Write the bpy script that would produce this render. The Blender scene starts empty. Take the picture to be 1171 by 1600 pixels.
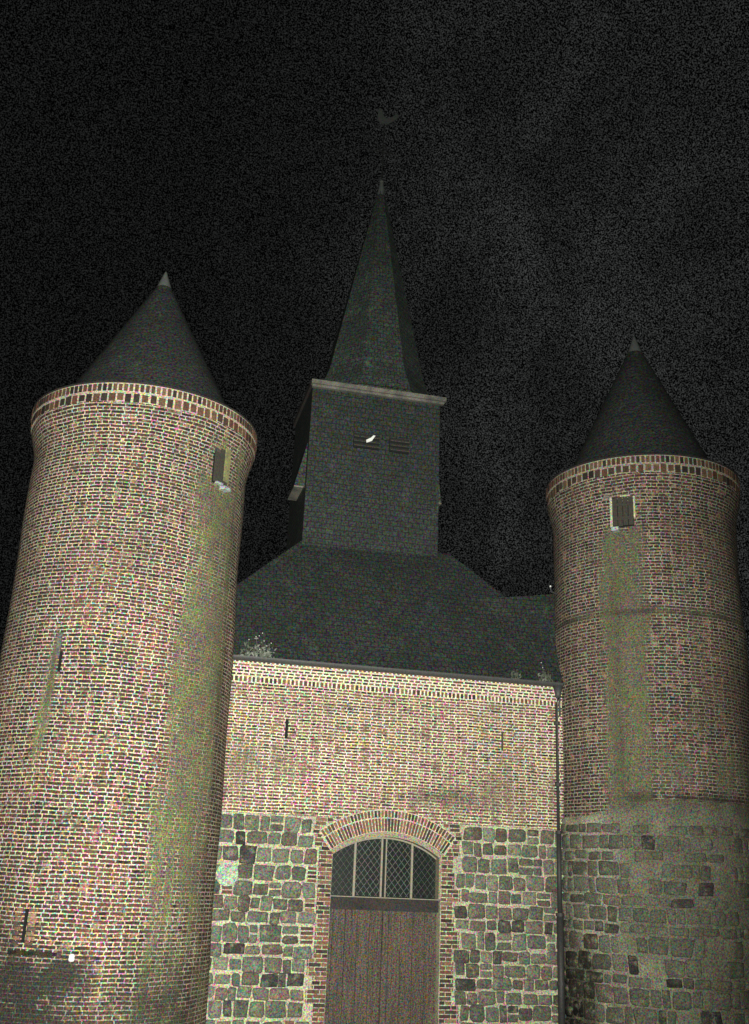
import bpy, math, random
from mathutils import Vector, Matrix
R = math.radians
rnd = random.Random(7)
EYE = 3.0                       # height of the camera above the ground at the church door
scene = bpy.context.scene

# ------------------------------------------------------------------ camera
CAM = Vector((-5.0909, -20.1647, EYE))
right = Vector((0.97145216, -0.23378055, 0.04034053))
up = Vector((-0.1136553, -0.30936764, 0.94412612))
fwd = Vector((0.20823827, 0.92175828, 0.32710626))
cd = bpy.data.cameras.new('camera'); cam = bpy.data.objects.new('camera', cd)
scene.collection.objects.link(cam); scene.camera = cam
m = Matrix((right, up, -fwd)).transposed().to_4x4(); m.translation = CAM
cam.matrix_world = m
cd.sensor_fit = 'VERTICAL'; cd.sensor_height = 36.0; cd.sensor_width = 27.0
cd.lens = 36.0 * 1654.6 / 1600.0
cd.clip_end = 2000.0; cd.clip_start = 0.05

scene.view_settings.view_transform = 'Standard'
scene.view_settings.look = 'None'
scene.view_settings.exposure = 0.0
scene.view_settings.gamma = 1.0
scene.cycles.use_denoising = False
scene.cycles.max_bounces = 4

# ------------------------------------------------------------------ night sky
W = bpy.data.worlds.new('World'); scene.world = W; W.use_nodes = True
nt = W.node_tree; nt.nodes.clear()
def wn(t, **k):
    n = nt.nodes.new(t)
    for a, b in k.items(): setattr(n, a, b)
    return n
out = wn('ShaderNodeOutputWorld'); bg = wn('ShaderNodeBackground'); tc = wn('ShaderNodeTexCoord')
L = nt.links.new
def wmath(op, a, b=None, c=None, clamp=False):
    n = wn('ShaderNodeMath', operation=op); n.use_clamp = clamp
    for i, v in enumerate((a, b, c)):
        if v is None: continue
        if isinstance(v, (int, float)): n.inputs[i].default_value = v
        else: L(v, n.inputs[i])
    return n.outputs[0]
def wnoise(scale, detail=2.0, rough=0.5, dist=0.0):
    n = wn('ShaderNodeTexNoise'); n.inputs['Scale'].default_value = scale
    n.inputs['Detail'].default_value = detail; n.inputs['Roughness'].default_value = rough
    n.inputs['Distortion'].default_value = dist
    L(tc.outputs['Generated'], n.inputs['Vector']); return n
sep = wn('ShaderNodeSeparateXYZ'); L(tc.outputs['Generated'], sep.inputs[0])
cl = wnoise(5.5, 5, 0.6, 0.6)
cloud = wmath('MULTIPLY', wmath('SUBTRACT', cl.outputs['Fac'], 0.47, clamp=True), 4.0, clamp=True)
east = wmath('MULTIPLY_ADD', sep.outputs['X'], 3.0, -0.05, clamp=True)      # thin cloud to the right of the spire
glow = wmath('MULTIPLY', cloud, east)
base = wmath('MULTIPLY_ADD', glow, 0.0120, wmath('MULTIPLY_ADD', east, 0.0045, 0.0052))
gr = wnoise(860.0, 0.0, 0.8)                                                 # sensor noise put into the sky colour as fine speckle
g1 = wmath('MULTIPLY_ADD', wmath('SUBTRACT', gr.outputs['Fac'], 0.5), 9.0, 1.0)
g1 = wmath('MAXIMUM', g1, 0.05)
val = wmath('MULTIPLY', base, g1)
cmb = wn('ShaderNodeCombineColor')
L(wmath('MULTIPLY', val, 0.97), cmb.inputs[0]); L(wmath('MULTIPLY', val, 1.02), cmb.inputs[1]); L(val, cmb.inputs[2])
L(cmb.outputs[0], bg.inputs['Color']); bg.inputs['Strength'].default_value = 1.0
L(bg.outputs[0], out.inputs[0])

# ------------------------------------------------------------------ camera flash, the only light of the place
ld = bpy.data.lights.new('flash', 'SPOT'); lo = bpy.data.objects.new('flash', ld)
scene.collection.objects.link(lo)
lo.location = CAM + right * 0.03 + up * 0.14
aim = Vector((math.sin(R(5.5)) * math.cos(R(9.5)), math.cos(R(5.5)) * math.cos(R(9.5)), math.sin(R(9.5))))
lo.rotation_euler = aim.to_track_quat('-Z', 'Y').to_euler()
ld.energy = 29500.0; ld.spot_size = R(74); ld.spot_blend = 1.0; ld.shadow_soft_size = 0.03
ld.color = (1.0, 0.985, 0.875)

# ------------------------------------------------------------------ materials
def mat(name):
    m = bpy.data.materials.new(name); m.use_nodes = True
    t = m.node_tree; t.nodes.clear()
    o = t.nodes.new('ShaderNodeOutputMaterial'); b = t.nodes.new('ShaderNodeBsdfPrincipled')
    t.links.new(b.outputs[0], o.inputs[0]); b.inputs['Roughness'].default_value = 0.9
    b.inputs['Specular IOR Level'].default_value = 0.2
    return m, t, b
class NB:
    def __init__(s, t): s.t = t; s.tc = t.nodes.new('ShaderNodeTexCoord')
    def sock(s, v, i):
        if isinstance(v, (int, float)): i.default_value = v
        elif isinstance(v, tuple): i.default_value = (*v, 1.0) if len(i.default_value) == 4 and len(v) == 3 else v
        else: s.t.links.new(v, i)
    def math(s, op, a, b=None, c=None, clamp=False):
        n = s.t.nodes.new('ShaderNodeMath'); n.operation = op; n.use_clamp = clamp
        for i, v in enumerate((a, b, c)):
            if v is not None: s.sock(v, n.inputs[i])
        return n.outputs[0]
    def mix(s, f, a, b, bt='MIX'):
        n = s.t.nodes.new('ShaderNodeMix'); n.data_type = 'RGBA'; n.blend_type = bt
        s.sock(f, n.inputs[0]); s.sock(a, n.inputs[6]); s.sock(b, n.inputs[7]); return n.outputs[2]
    def noise(s, scale, detail=2.0, rough=0.5, vec=None, out='Fac', dim=None):
        n = s.t.nodes.new('ShaderNodeTexNoise')
        n.inputs['Scale'].default_value = scale; n.inputs['Detail'].default_value = detail
        n.inputs['Roughness'].default_value = rough
        s.t.links.new(vec if vec is not None else s.tc.outputs['Object'], n.inputs['Vector'])
        return n.outputs[out]
    def attr(s, name, out='Fac'):
        n = s.t.nodes.new('ShaderNodeAttribute'); n.attribute_name = name; return n.outputs[out]
    def ramp(s, f, lo, hi):
        return s.math('DIVIDE', s.math('SUBTRACT', f, lo), hi - lo, clamp=True)
    def grain(s, col, amt=0.9, scale=38.0):
        """sensor noise and weathered grit put into the colour, a few cm across"""
        c = s.noise(scale, 1.5, 0.7, out='Color')
        vm = s.t.nodes.new('ShaderNodeVectorMath'); vm.operation = 'MULTIPLY_ADD'
        s.t.links.new(c, vm.inputs[0]); vm.inputs[1].default_value = (amt * 5.2, amt * 5.0, amt * 5.2)
        vm.inputs[2].default_value = (1 - amt * 2.6, 1 - amt * 2.5, 1 - amt * 2.6)
        v2 = s.t.nodes.new('ShaderNodeVectorMath'); v2.operation = 'MAXIMUM'
        s.t.links.new(vm.outputs[0], v2.inputs[0]); v2.inputs[1].default_value = (0.08, 0.08, 0.08)
        v3 = s.t.nodes.new('ShaderNodeVectorMath'); v3.operation = 'MULTIPLY'
        s.t.links.new(v2.outputs[0], v3.inputs[0]); s.t.links.new(col, v3.inputs[1])
        v4 = s.t.nodes.new('ShaderNodeVectorMath'); v4.operation = 'MINIMUM'
        s.t.links.new(v3.outputs[0], v4.inputs[0]); v4.inputs[1].default_value = (0.9, 0.9, 0.9)
        return v4.outputs[0]

def brick_material(name, row, header, mortar=(0.66, 0.58, 0.42), c1=(0.075, 0.048, 0.035), c2=(0.026, 0.023, 0.020), stain_col=(0.165, 0.185, 0.075), mort=0.0125, bumpd=0.012, redmix=.35):
    m, t, b = mat(name); n = NB(t)
    uvn = t.nodes.new('ShaderNodeUVMap'); uvn.uv_map = 'UVMap'
    # wandering courses and uneven brick edges
    d1 = n.noise(1.3, 2, 0.5, out='Color'); d2 = n.noise(14.0, 2, 0.6, out='Color')
    def vec(op, a, bb, c=None):
        k = t.nodes.new('ShaderNodeVectorMath'); k.operation = op
        for i, v in enumerate((a, bb, c)):
            if v is None: continue
            if isinstance(v, tuple): k.inputs[i].default_value = v
            else: t.links.new(v, k.inputs[i])
        return k.outputs[0]
    p = vec('ADD', uvn.outputs[0], vec('MULTIPLY', vec('SUBTRACT', d1, (.5, .5, .5)), (.11, .055, 0)))
    p = vec('ADD', p, vec('MULTIPLY', vec('SUBTRACT', d2, (.5, .5, .5)), (.040, .020, 0)))
    br = t.nodes.new('ShaderNodeTexBrick'); t.links.new(p, br.inputs['Vector'])
    br.offset = 0.25; br.offset_frequency = 2; br.squash = 0.5; br.squash_frequency = 2
    br.inputs['Scale'].default_value = 1.0
    br.inputs['Brick Width'].default_value = header * 2; br.inputs['Row Height'].default_value = row
    br.inputs['Mortar Size'].default_value = mort; br.inputs['Mortar Smooth'].default_value = 0.35
    br.inputs['Bias'].default_value = -0.1
    br.inputs['Color1'].default_value = (*c1, 1); br.inputs['Color2'].default_value = (*c2, 1)
    br.inputs['Mortar'].default_value = (*mortar, 1)
    mf = br.outputs['Fac']
    red = n.ramp(n.noise(0.9, 3, .6), .48, .62)
    bc = n.mix(n.math('MULTIPLY', red, redmix), br.outputs['Color'], (0.20, 0.085, 0.060))
    bc = n.mix(n.ramp(n.noise(7.5, 2, .5), .56, .66), bc, (0.24, 0.15, 0.10)); bc = n.mix(n.ramp(n.noise(6.3, 2, .5, vec=p), .58, .66), bc, (0.018, 0.017, 0.016))
    dirt = n.ramp(n.noise(0.55, 4, .62), .38, .66)
    mc = n.mix(dirt, mortar, (mortar[0] * .62, mortar[1] * .62, mortar[2] * .62))
    mc = n.mix(n.ramp(n.noise(5, 4, .65), .50, .68), mc, (.20, .17, .13))
    col = n.mix(mf, bc, mc)
    st = n.attr('stain')
    mp = t.nodes.new('ShaderNodeMapping'); mp.inputs['Scale'].default_value = (5.5, 0.75, 1.0); t.links.new(uvn.outputs[0], mp.inputs[0])
    drip = n.noise(1.0, 4, .65, vec=mp.outputs[0])
    sharp = n.ramp(n.math('ADD', st, n.math('MULTIPLY', n.math('SUBTRACT', drip, .5), 2.0)), .22, .85)
    stn = n.math('MULTIPLY', n.math('MULTIPLY', sharp, n.ramp(st, .02, .45)), n.ramp(n.noise(2.2, 4, .65), .14, .36), clamp=True)
    sc = n.mix(n.ramp(n.noise(3.0, 4, .6), .4, .62), stain_col, (0.13, 0.115, 0.092))
    sc = n.mix(n.ramp(n.noise(9.0, 3, .6), .55, .7), sc, (0.21, 0.15, 0.09))
    col = n.mix(n.math('MULTIPLY', stn, .87), col, sc)
    dk = n.attr('damp_shade')  # dark mask: painted flash shade together with real damp marks
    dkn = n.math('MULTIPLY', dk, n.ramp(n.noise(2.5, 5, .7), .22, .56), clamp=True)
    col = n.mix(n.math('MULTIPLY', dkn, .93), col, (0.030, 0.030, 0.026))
    col = n.grain(col, 1.0)
    t.links.new(col, b.inputs['Base Color'])
    bp = t.nodes.new('ShaderNodeBump'); bp.inputs['Distance'].default_value = bumpd; bp.inputs['Strength'].default_value = 0.8
    h = n.math('SUBTRACT', n.math('MULTIPLY', n.noise(30, 3, .6), .6), mf)
    t.links.new(h, bp.inputs['Height']); t.links.new(bp.outputs[0], b.inputs['Normal'])
    return m

def plain(name, col, grain=0.35, rough=0.85, gs=38.0, var=None, varscale=2.0, spec=0.2, metal=0.0, bump=0.004, attrcol=False, stretch=None, patch=True):
    m, t, b = mat(name); n = NB(t)
    if attrcol: c = n.attr('tint', 'Color')
    else:
        r = t.nodes.new('ShaderNodeRGB'); r.outputs[0].default_value = (*col, 1); c = r.outputs[0]
    if var:
        vec = None
        if stretch:
            mp = t.nodes.new('ShaderNodeMapping'); mp.inputs['Scale'].default_value = stretch
            t.links.new(n.tc.outputs['Object'], mp.inputs[0]); vec = mp.outputs[0]
        c = n.mix(n.ramp(n.noise(varscale, 4, .62, vec=vec), .38, .64), c, var)
    if attrcol and patch:
        c = n.mix(n.math('MULTIPLY', n.ramp(n.noise(1.6, 5, .7), .42, .66), .5), c, (.11, .105, .080))
        c = n.mix(n.math('MULTIPLY', n.ramp(n.noise(7.0, 4, .7), .52, .66), .6), c, (.24, .23, .165))
        c = n.mix(n.math('MULTIPLY', n.ramp(n.noise(9.0, 4, .7), .56, .68), .6), c, (.035, .035, .030))
    if attrcol:
        st = n.attr('stain')
        c = n.mix(n.math('MULTIPLY', st, n.math('MULTIPLY_ADD', n.ramp(n.noise(2.4, 4, .6), .3, .6), .25, .72)), c, (0.105, 0.108, 0.078))
    if grain: c = n.grain(c, grain, gs)
    t.links.new(c, b.inputs['Base Color']); b.inputs['Roughness'].default_value = rough
    b.inputs['Specular IOR Level'].default_value = spec; b.inputs['Metallic'].default_value = metal
    if bump:
        bp = t.nodes.new('ShaderNodeBump'); bp.inputs['Distance'].default_value = bump
        t.links.new(n.noise(22, 4, .6), bp.inputs['Height']); t.links.new(bp.outputs[0], b.inputs['Normal'])
    return m

def slate_material(name, col, var, rowh=0.12, w=0.15, cone=False):
    m, t, b = mat(name); n = NB(t)
    uvn = t.nodes.new('ShaderNodeUVMap'); uvn.uv_map = 'UVMap'
    br = t.nodes.new('ShaderNodeTexBrick'); t.links.new(uvn.outputs[0], br.inputs['Vector'])
    br.inputs['Scale'].default_value = 1.0; br.inputs['Brick Width'].default_value = w; br.inputs['Row Height'].default_value = rowh
    br.inputs['Mortar Size'].default_value = 0.008; br.inputs['Mortar Smooth'].default_value = 0.4
    br.inputs['Color1'].default_value = (*col, 1); br.inputs['Color2'].default_value = (*var, 1)
    br.inputs['Mortar'].default_value = (*[q * .55 for q in col], 1)
    c = n.mix(n.math('MULTIPLY', n.ramp(n.noise(1.2, 4, .65), .45, .7), .6), br.outputs['Color'], (var[0] * .5, var[1] * .55, var[2] * .5))
    c = n.mix(n.math('MULTIPLY', n.ramp(n.noise(2.7, 5, .7), .58, .72), .5), c, (var[0] * 2.0, var[1] * 2.1, var[2] * 1.8))
    c = n.grain(c, 1.15, 26.0)
    t.links.new(c, b.inputs['Base Color']); b.inputs['Roughness'].default_value = 0.7
    bp = t.nodes.new('ShaderNodeBump'); bp.inputs['Distance'].default_value = 0.01; bp.inputs['Strength'].default_value = .7
    t.links.new(n.math('MULTIPLY_ADD', br.outputs['Fac'], -1.0, n.math('MULTIPLY', n.noise(12, 4, .6), .5)), bp.inputs['Height'])
    t.links.new(bp.outputs[0], b.inputs['Normal'])
    return m

M = {}
M['tower_brick'] = brick_material('tower_brick', 0.0645, 0.121, mortar=(0.58, 0.51, 0.40), mort=0.0115)
M['dimmed_tower_brick'] = brick_material('dimmed_tower_brick', 0.0645, 0.121, mortar=(0.40, 0.365, 0.295), c1=(0.070, 0.048, 0.040), mort=0.0108, redmix=.2, stain_col=(0.120, 0.135, 0.070))  # tower brick again, mortar darkened to paint in the flash's falloff
M['wall_brick'] = brick_material('wall_brick', 0.0565, 0.121, mortar=(0.78, 0.70, 0.53), stain_col=(0.20, 0.155, 0.105), c1=(0.19, 0.105, 0.072), c2=(0.055, 0.042, 0.034), mort=0.0125)
M['bed'] = plain('stone_mortar', (0.52, 0.47, 0.36), attrcol=True, grain=0.95, bump=0.012)
M['stone'] = plain('fieldstone', (0.2, 0.2, 0.2), attrcol=True, grain=0.95, bump=0.012)
M['joint'] = plain('brick_joint', (.6, .5, .4), attrcol=True, grain=0.95, bump=.006, patch=False)
M['single_brick'] = plain('single_brick', (0.1, 0.05, 0.04), patch=False, attrcol=True, grain=0.75, bump=0.006)
M['plaster'] = plain('pale_plaster', (0.26, 0.23, 0.17), grain=0.9)
M['slate'] = slate_material('slate', (0.028, 0.034, 0.033), (0.038, 0.044, 0.042))
M['slate_spire'] = slate_material('spire_slate', (0.042, 0.052, 0.049), (0.058, 0.071, 0.066))
M['slate_cone'] = slate_material('cone_slate', (0.042, 0.047, 0.047), (0.056, 0.062, 0.061))
M['lead'] = plain('lead', (0.14, 0.155, 0.15), grain=.4, rough=.6)
M['cornice'] = plain('painted_cornice', (0.19, 0.18, 0.155), grain=.6, var=(0.09, .095, .085), varscale=3)
M['dark_iron'] = plain('cast_iron', (0.035, 0.035, 0.035), grain=.4, rough=.6, spec=.4)
M['zinc'] = plain('zinc', (0.055, 0.057, 0.057), grain=.4, rough=.55, spec=.4)
M['planks'] = plain('door_planks', (0.105, 0.082, 0.062), grain=1.2, var=(.052, .047, .042), varscale=6, stretch=(9, 1, .35))
M['dark_wood'] = plain('dark_wood', (0.036, 0.033, 0.031), grain=.8, var=(.03, .026, .026))
M['frame'] = plain('window_frame', (0.26, 0.24, 0.19), grain=.35)
M['lead_came'] = plain('lead_came', (0.085, 0.09, 0.085), grain=.7, rough=.5)
M['interior'] = plain('dark_room', (0.012, 0.014, 0.014), grain=.4, bump=0)
M['shutter'] = plain('old_shutter', (0.06, 0.057, 0.047), grain=.5)
M['white'] = plain('white_enamel', (0.86, 0.90, 0.86), grain=.08, rough=.35, spec=.5, bump=0)
M['sill'] = plain('zinc_sill', (0.38, 0.44, 0.44), grain=1.0, rough=.35, spec=.5)
M['palestone'] = plain('pale_frame', (0.55, 0.54, 0.36), grain=.9)
M['disc'] = plain('pale_orb', (0.24, 0.30, 0.23), grain=1.0, rough=.8, var=(.38, .45, .36), varscale=14)
M['iron'] = plain('grey_iron', (0.035, 0.038, 0.038), grain=.3, rough=.5, spec=.4)
M['earth'] = plain('grass_ground', (0.045, 0.06, 0.028), grain=.5, gs=20, var=(.07, .065, .04), varscale=.6, bump=.03)
M['leaf'] = plain('leaf', (0.075, 0.09, 0.065), grain=.3, gs=60, rough=.5, spec=.5, bump=0)
M['glint_white'] = plain('glint_white', (0.85, 0.85, 0.8), grain=0, rough=.5, bump=0)
gm, gt, gb = mat('window_glass')
gb.inputs['Base Color'].default_value = (.010, .015, .014, 1); gb.inputs['Roughness'].default_value = .25; gb.inputs['Specular IOR Level'].default_value = .5
gn = NB(gt); gt.links.new(gn.grain(gn.mix(gn.noise(3), (.005, .010, .008), (.012, .016, .014)), .9, 40), gb.inputs['Base Color'])
M['glass'] = gm

# ------------------------------------------------------------------ mesh helpers
def obj(name, verts, faces, m, parent=None, uv=None, att=None, tint=None, smooth=False, loc=None):
    me = bpy.data.meshes.new(name); me.from_pydata([tuple(v) for v in verts], [], faces)
    if uv:
        lay = me.uv_layers.new(name='UVMap')
        for l in me.loops: lay.data[l.index].uv = uv[l.vertex_index]
    for k, vals in (att or {}).items():
        a = me.attributes.new(k, 'FLOAT', 'POINT'); a.data.foreach_set('value', vals)
    if tint:
        a = me.attributes.new('tint', 'FLOAT_COLOR', 'POINT')
        a.data.foreach_set('color', [c for q in tint for c in (*q, 1.0)])
    me.materials.append(m)
    if smooth: me.polygons.foreach_set('use_smooth', [True] * len(me.polygons))
    me.update()
    o = bpy.data.objects.new(name, me); scene.collection.objects.link(o)
    if parent: o.parent = parent; o.matrix_parent_inverse = Matrix.Translation(-parent.location)
    return o
def thing(name, label, cat, loc, group=None):
    o = bpy.data.objects.new(name, None); scene.collection.objects.link(o)
    o.location = loc; o['label'] = label; o['category'] = cat; o.empty_display_size = .3
    if group: o['group'] = group
    return o
class MB:
    """collects shapes for one mesh; P maps (u, v, w) to world space"""
    def __init__(s, P=None): s.v = []; s.f = []; s.t = []; s.st = []; s.mi = []; s.sf = []; s.P = P or (lambda u, v, w: (u, v, w))
    def add(s, vs, fs, tint=(.2, .2, .2), st=0.0):
        b = len(s.v); s.v += [s.P(*q) for q in vs]; s.f += [tuple(b + i for i in f) for f in fs]
        s.t += [tint] * len(vs); s.st += [st] * len(vs); s.mi += [0] * len(fs); s.sf += [False] * len(fs)
    def merge(s, o, slot, smooth=False):
        b = len(s.v); s.v += o.v; s.f += [tuple(b + i for i in f) for f in o.f]; s.t += o.t; s.st += o.st
        s.mi += [slot] * len(o.f); s.sf += [smooth] * len(o.f); return s
    def box(s, x0, x1, y0, y1, z0, z1, tint=(.2, .2, .2), st=0.0):
        s.add([(x, y, z) for x in (x0, x1) for y in (y0, y1) for z in (z0, z1)],
              [(0, 1, 3, 2), (4, 6, 7, 5), (0, 4, 5, 1), (2, 3, 7, 6), (0, 2, 6, 4), (1, 5, 7, 3)], tint, st)
    def block(s, u0, u1, v0, v1, w, tint, st=0.0, bev=.006, jit=.003):
        """a brick whose face looks along +w, edges worn"""
        j = lambda: rnd.uniform(-jit, jit)
        o = [(u0 + j(), v0 + j()), (u1 + j(), v0 + j()), (u1 + j(), v1 + j()), (u0 + j(), v1 + j())]
        cx, cy = (u0 + u1) / 2, (v0 + v1) / 2
        inn = [(a + math.copysign(bev, cx - a), b + math.copysign(bev, cy - b)) for a, b in o]
        vs = [(a, b, -.03) for a, b in o] + [(a, b, w - bev) for a, b in o] + [(a, b, w + j() * .5) for a, b in inn]
        fs = [(i, (i + 1) % 4, 4 + (i + 1) % 4, 4 + i) for i in range(4)] + [(4 + i, 4 + (i + 1) % 4, 8 + (i + 1) % 4, 8 + i) for i in range(4)] + [(8, 9, 10, 11)]
        s.add(vs, fs, tint, st)
    def stone(s, u0, u1, v0, v1, w, tint, st=0.0):
        """a rough fieldstone: rounded uneven outline, domed face"""
        n = 16; cx, cy = (u0 + u1) / 2, (v0 + v1) / 2; a, b = (u1 - u0) / 2, (v1 - v0) / 2
        e = rnd.uniform(.18, .42); ring = []; tl = rnd.uniform(-.10, .10); tb = rnd.uniform(-.10, .10)
        for i in range(n):
            t = 2 * math.pi * i / n + .2
            c, q = math.cos(t), math.sin(t)
            k = rnd.uniform(.90, 1.05)
            x = math.copysign(abs(c) ** e, c) * a * k; y = math.copysign(abs(q) ** e, q) * b * k
            ring.append((cx + x * (1 - .4 * tb * math.copysign(1, y)) + tl * y, cy + y + tb * .5 * x))
        vs = [(x, y, -.02) for x, y in ring] + [(x, y, w * .35) for x, y in ring]
        vs += [(cx + (x - cx) * .84, cy + (y - cy) * .82, w * rnd.uniform(.8, 1.1)) for x, y in ring]
        vs += [(cx + (x - cx) * .45, cy + (y - cy) * .45, w * rnd.uniform(.9, 1.25)) for x, y in ring] + [(cx, cy, w * 1.1)]
        fs = []
        for r in range(3): fs += [(r * n + i, r * n + (i + 1) % n, (r + 1) * n + (i + 1) % n, (r + 1) * n + i) for i in range(n)]
        fs += [(3 * n + i, 3 * n + (i + 1) % n, 4 * n) for i in range(n)]
        s.add(vs, fs, tint, st)
    def tube(s, pts, r, n=10, tint=(.2, .2, .2)):
        rings = []
        for i, p in enumerate(pts):
            p = Vector(p); d = (Vector(pts[min(i + 1, len(pts) - 1)]) - Vector(pts[max(i - 1, 0)])).normalized()
            a = d.orthogonal().normalized() if abs(d.z) < .99 else Vector((1, 0, 0)); b = d.cross(a)
            rr = r[i] if isinstance(r, (list, tuple)) else r
            rings.append([p + (a * math.cos(2 * math.pi * k / n) + b * math.sin(2 * math.pi * k / n)) * rr for k in range(n)])
        vs = [tuple(q) for g in rings for q in g]
        fs = [(i * n + k, i * n + (k + 1) % n, (i + 1) * n + (k + 1) % n, (i + 1) * n + k) for i in range(len(pts) - 1) for k in range(n)]
        fs += [tuple(range(n))[::-1], tuple((len(pts) - 1) * n + k for k in range(n))]
        s.add(vs, fs, tint)
    def lathe(s, prof, c, n=24, tint=(.2, .2, .2)):
        vs = [(c[0] + r * math.cos(2 * math.pi * k / n), c[1] + r * math.sin(2 * math.pi * k / n), z) for r, z in prof for k in range(n)]
        fs = [(i * n + k, i * n + (k + 1) % n, (i + 1) * n + (k + 1) % n, (i + 1) * n + k) for i in range(len(prof) - 1) for k in range(n)]
        s.add(vs, fs, tint)
    def build(s, name, m, parent=None, smooth=False):
        ms = m if isinstance(m, list) else [m]
        o = obj(name, s.v, s.f, ms[0], parent, att={'stain': s.st}, tint=s.t, smooth=smooth)
        for k in ms[1:]: o.data.materials.append(k)
        if len(ms) > 1:
            o.data.polygons.foreach_set('material_index', s.mi)
            if not smooth: o.data.polygons.foreach_set('use_smooth', s.sf)
        return o

def brick_tint():
    k = rnd.random()
    if k < .3: c = (.14, .075, .050)
    elif k < .55: c = (.18, .115, .072)
    elif k < .8: c = (.080, .055, .042)
    else: c = (.045, .036, .032)
    q = rnd.uniform(.75, 1.25); return tuple(x * q for x in c)
def stone_tint(dark=.09):
    k = rnd.random()
    if k < dark: c = (.038, .036, .034)
    elif k < .55: c = (.092, .100, .080)
    elif k < .8: c = (.130, .128, .100)
    else: c = (.105, .088, .070)
    q = rnd.uniform(.65, 1.6); return tuple(x * q for x in c)
MORT = (.44, .42, .30)
def sm(a, b, x):
    t = max(0, min(1, (x - a) / (b - a))); return t * t * (3 - 2 * t)
def band(a, b, x, e):
    return sm(a - e, a + e, x) * (1 - sm(b - e, b + e, x))

# ------------------------------------------------------------------ ground: rises gently towards the photographer
gv = []; gf = []
NX, NY = 60, 70
for j in range(NY + 1):
    for i in range(NX + 1):
        a = (i / NX * 2 - 1); b = (j / NY * 2 - 1)
        x = math.copysign(abs(a) ** 2.2, a) * 400; y = math.copysign(abs(b) ** 2.2, b) * 400
        z = 1.4 * sm(0, 1, max(0, min(1, (-y - 3) / 16))) + .05 * math.sin(x * .7) * math.cos(y * .5)
        if abs(x) < 8 and -3 < y < 5: z = 0.0
        gv.append((x, y, z))
for j in range(NY):
    for i in range(NX):
        k = j * (NX + 1) + i; gf.append((k, k + 1, k + NX + 2, k + NX + 1))
g = obj('ground', gv, gf, M['earth'], smooth=True); g['kind'] = 'structure'

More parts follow.
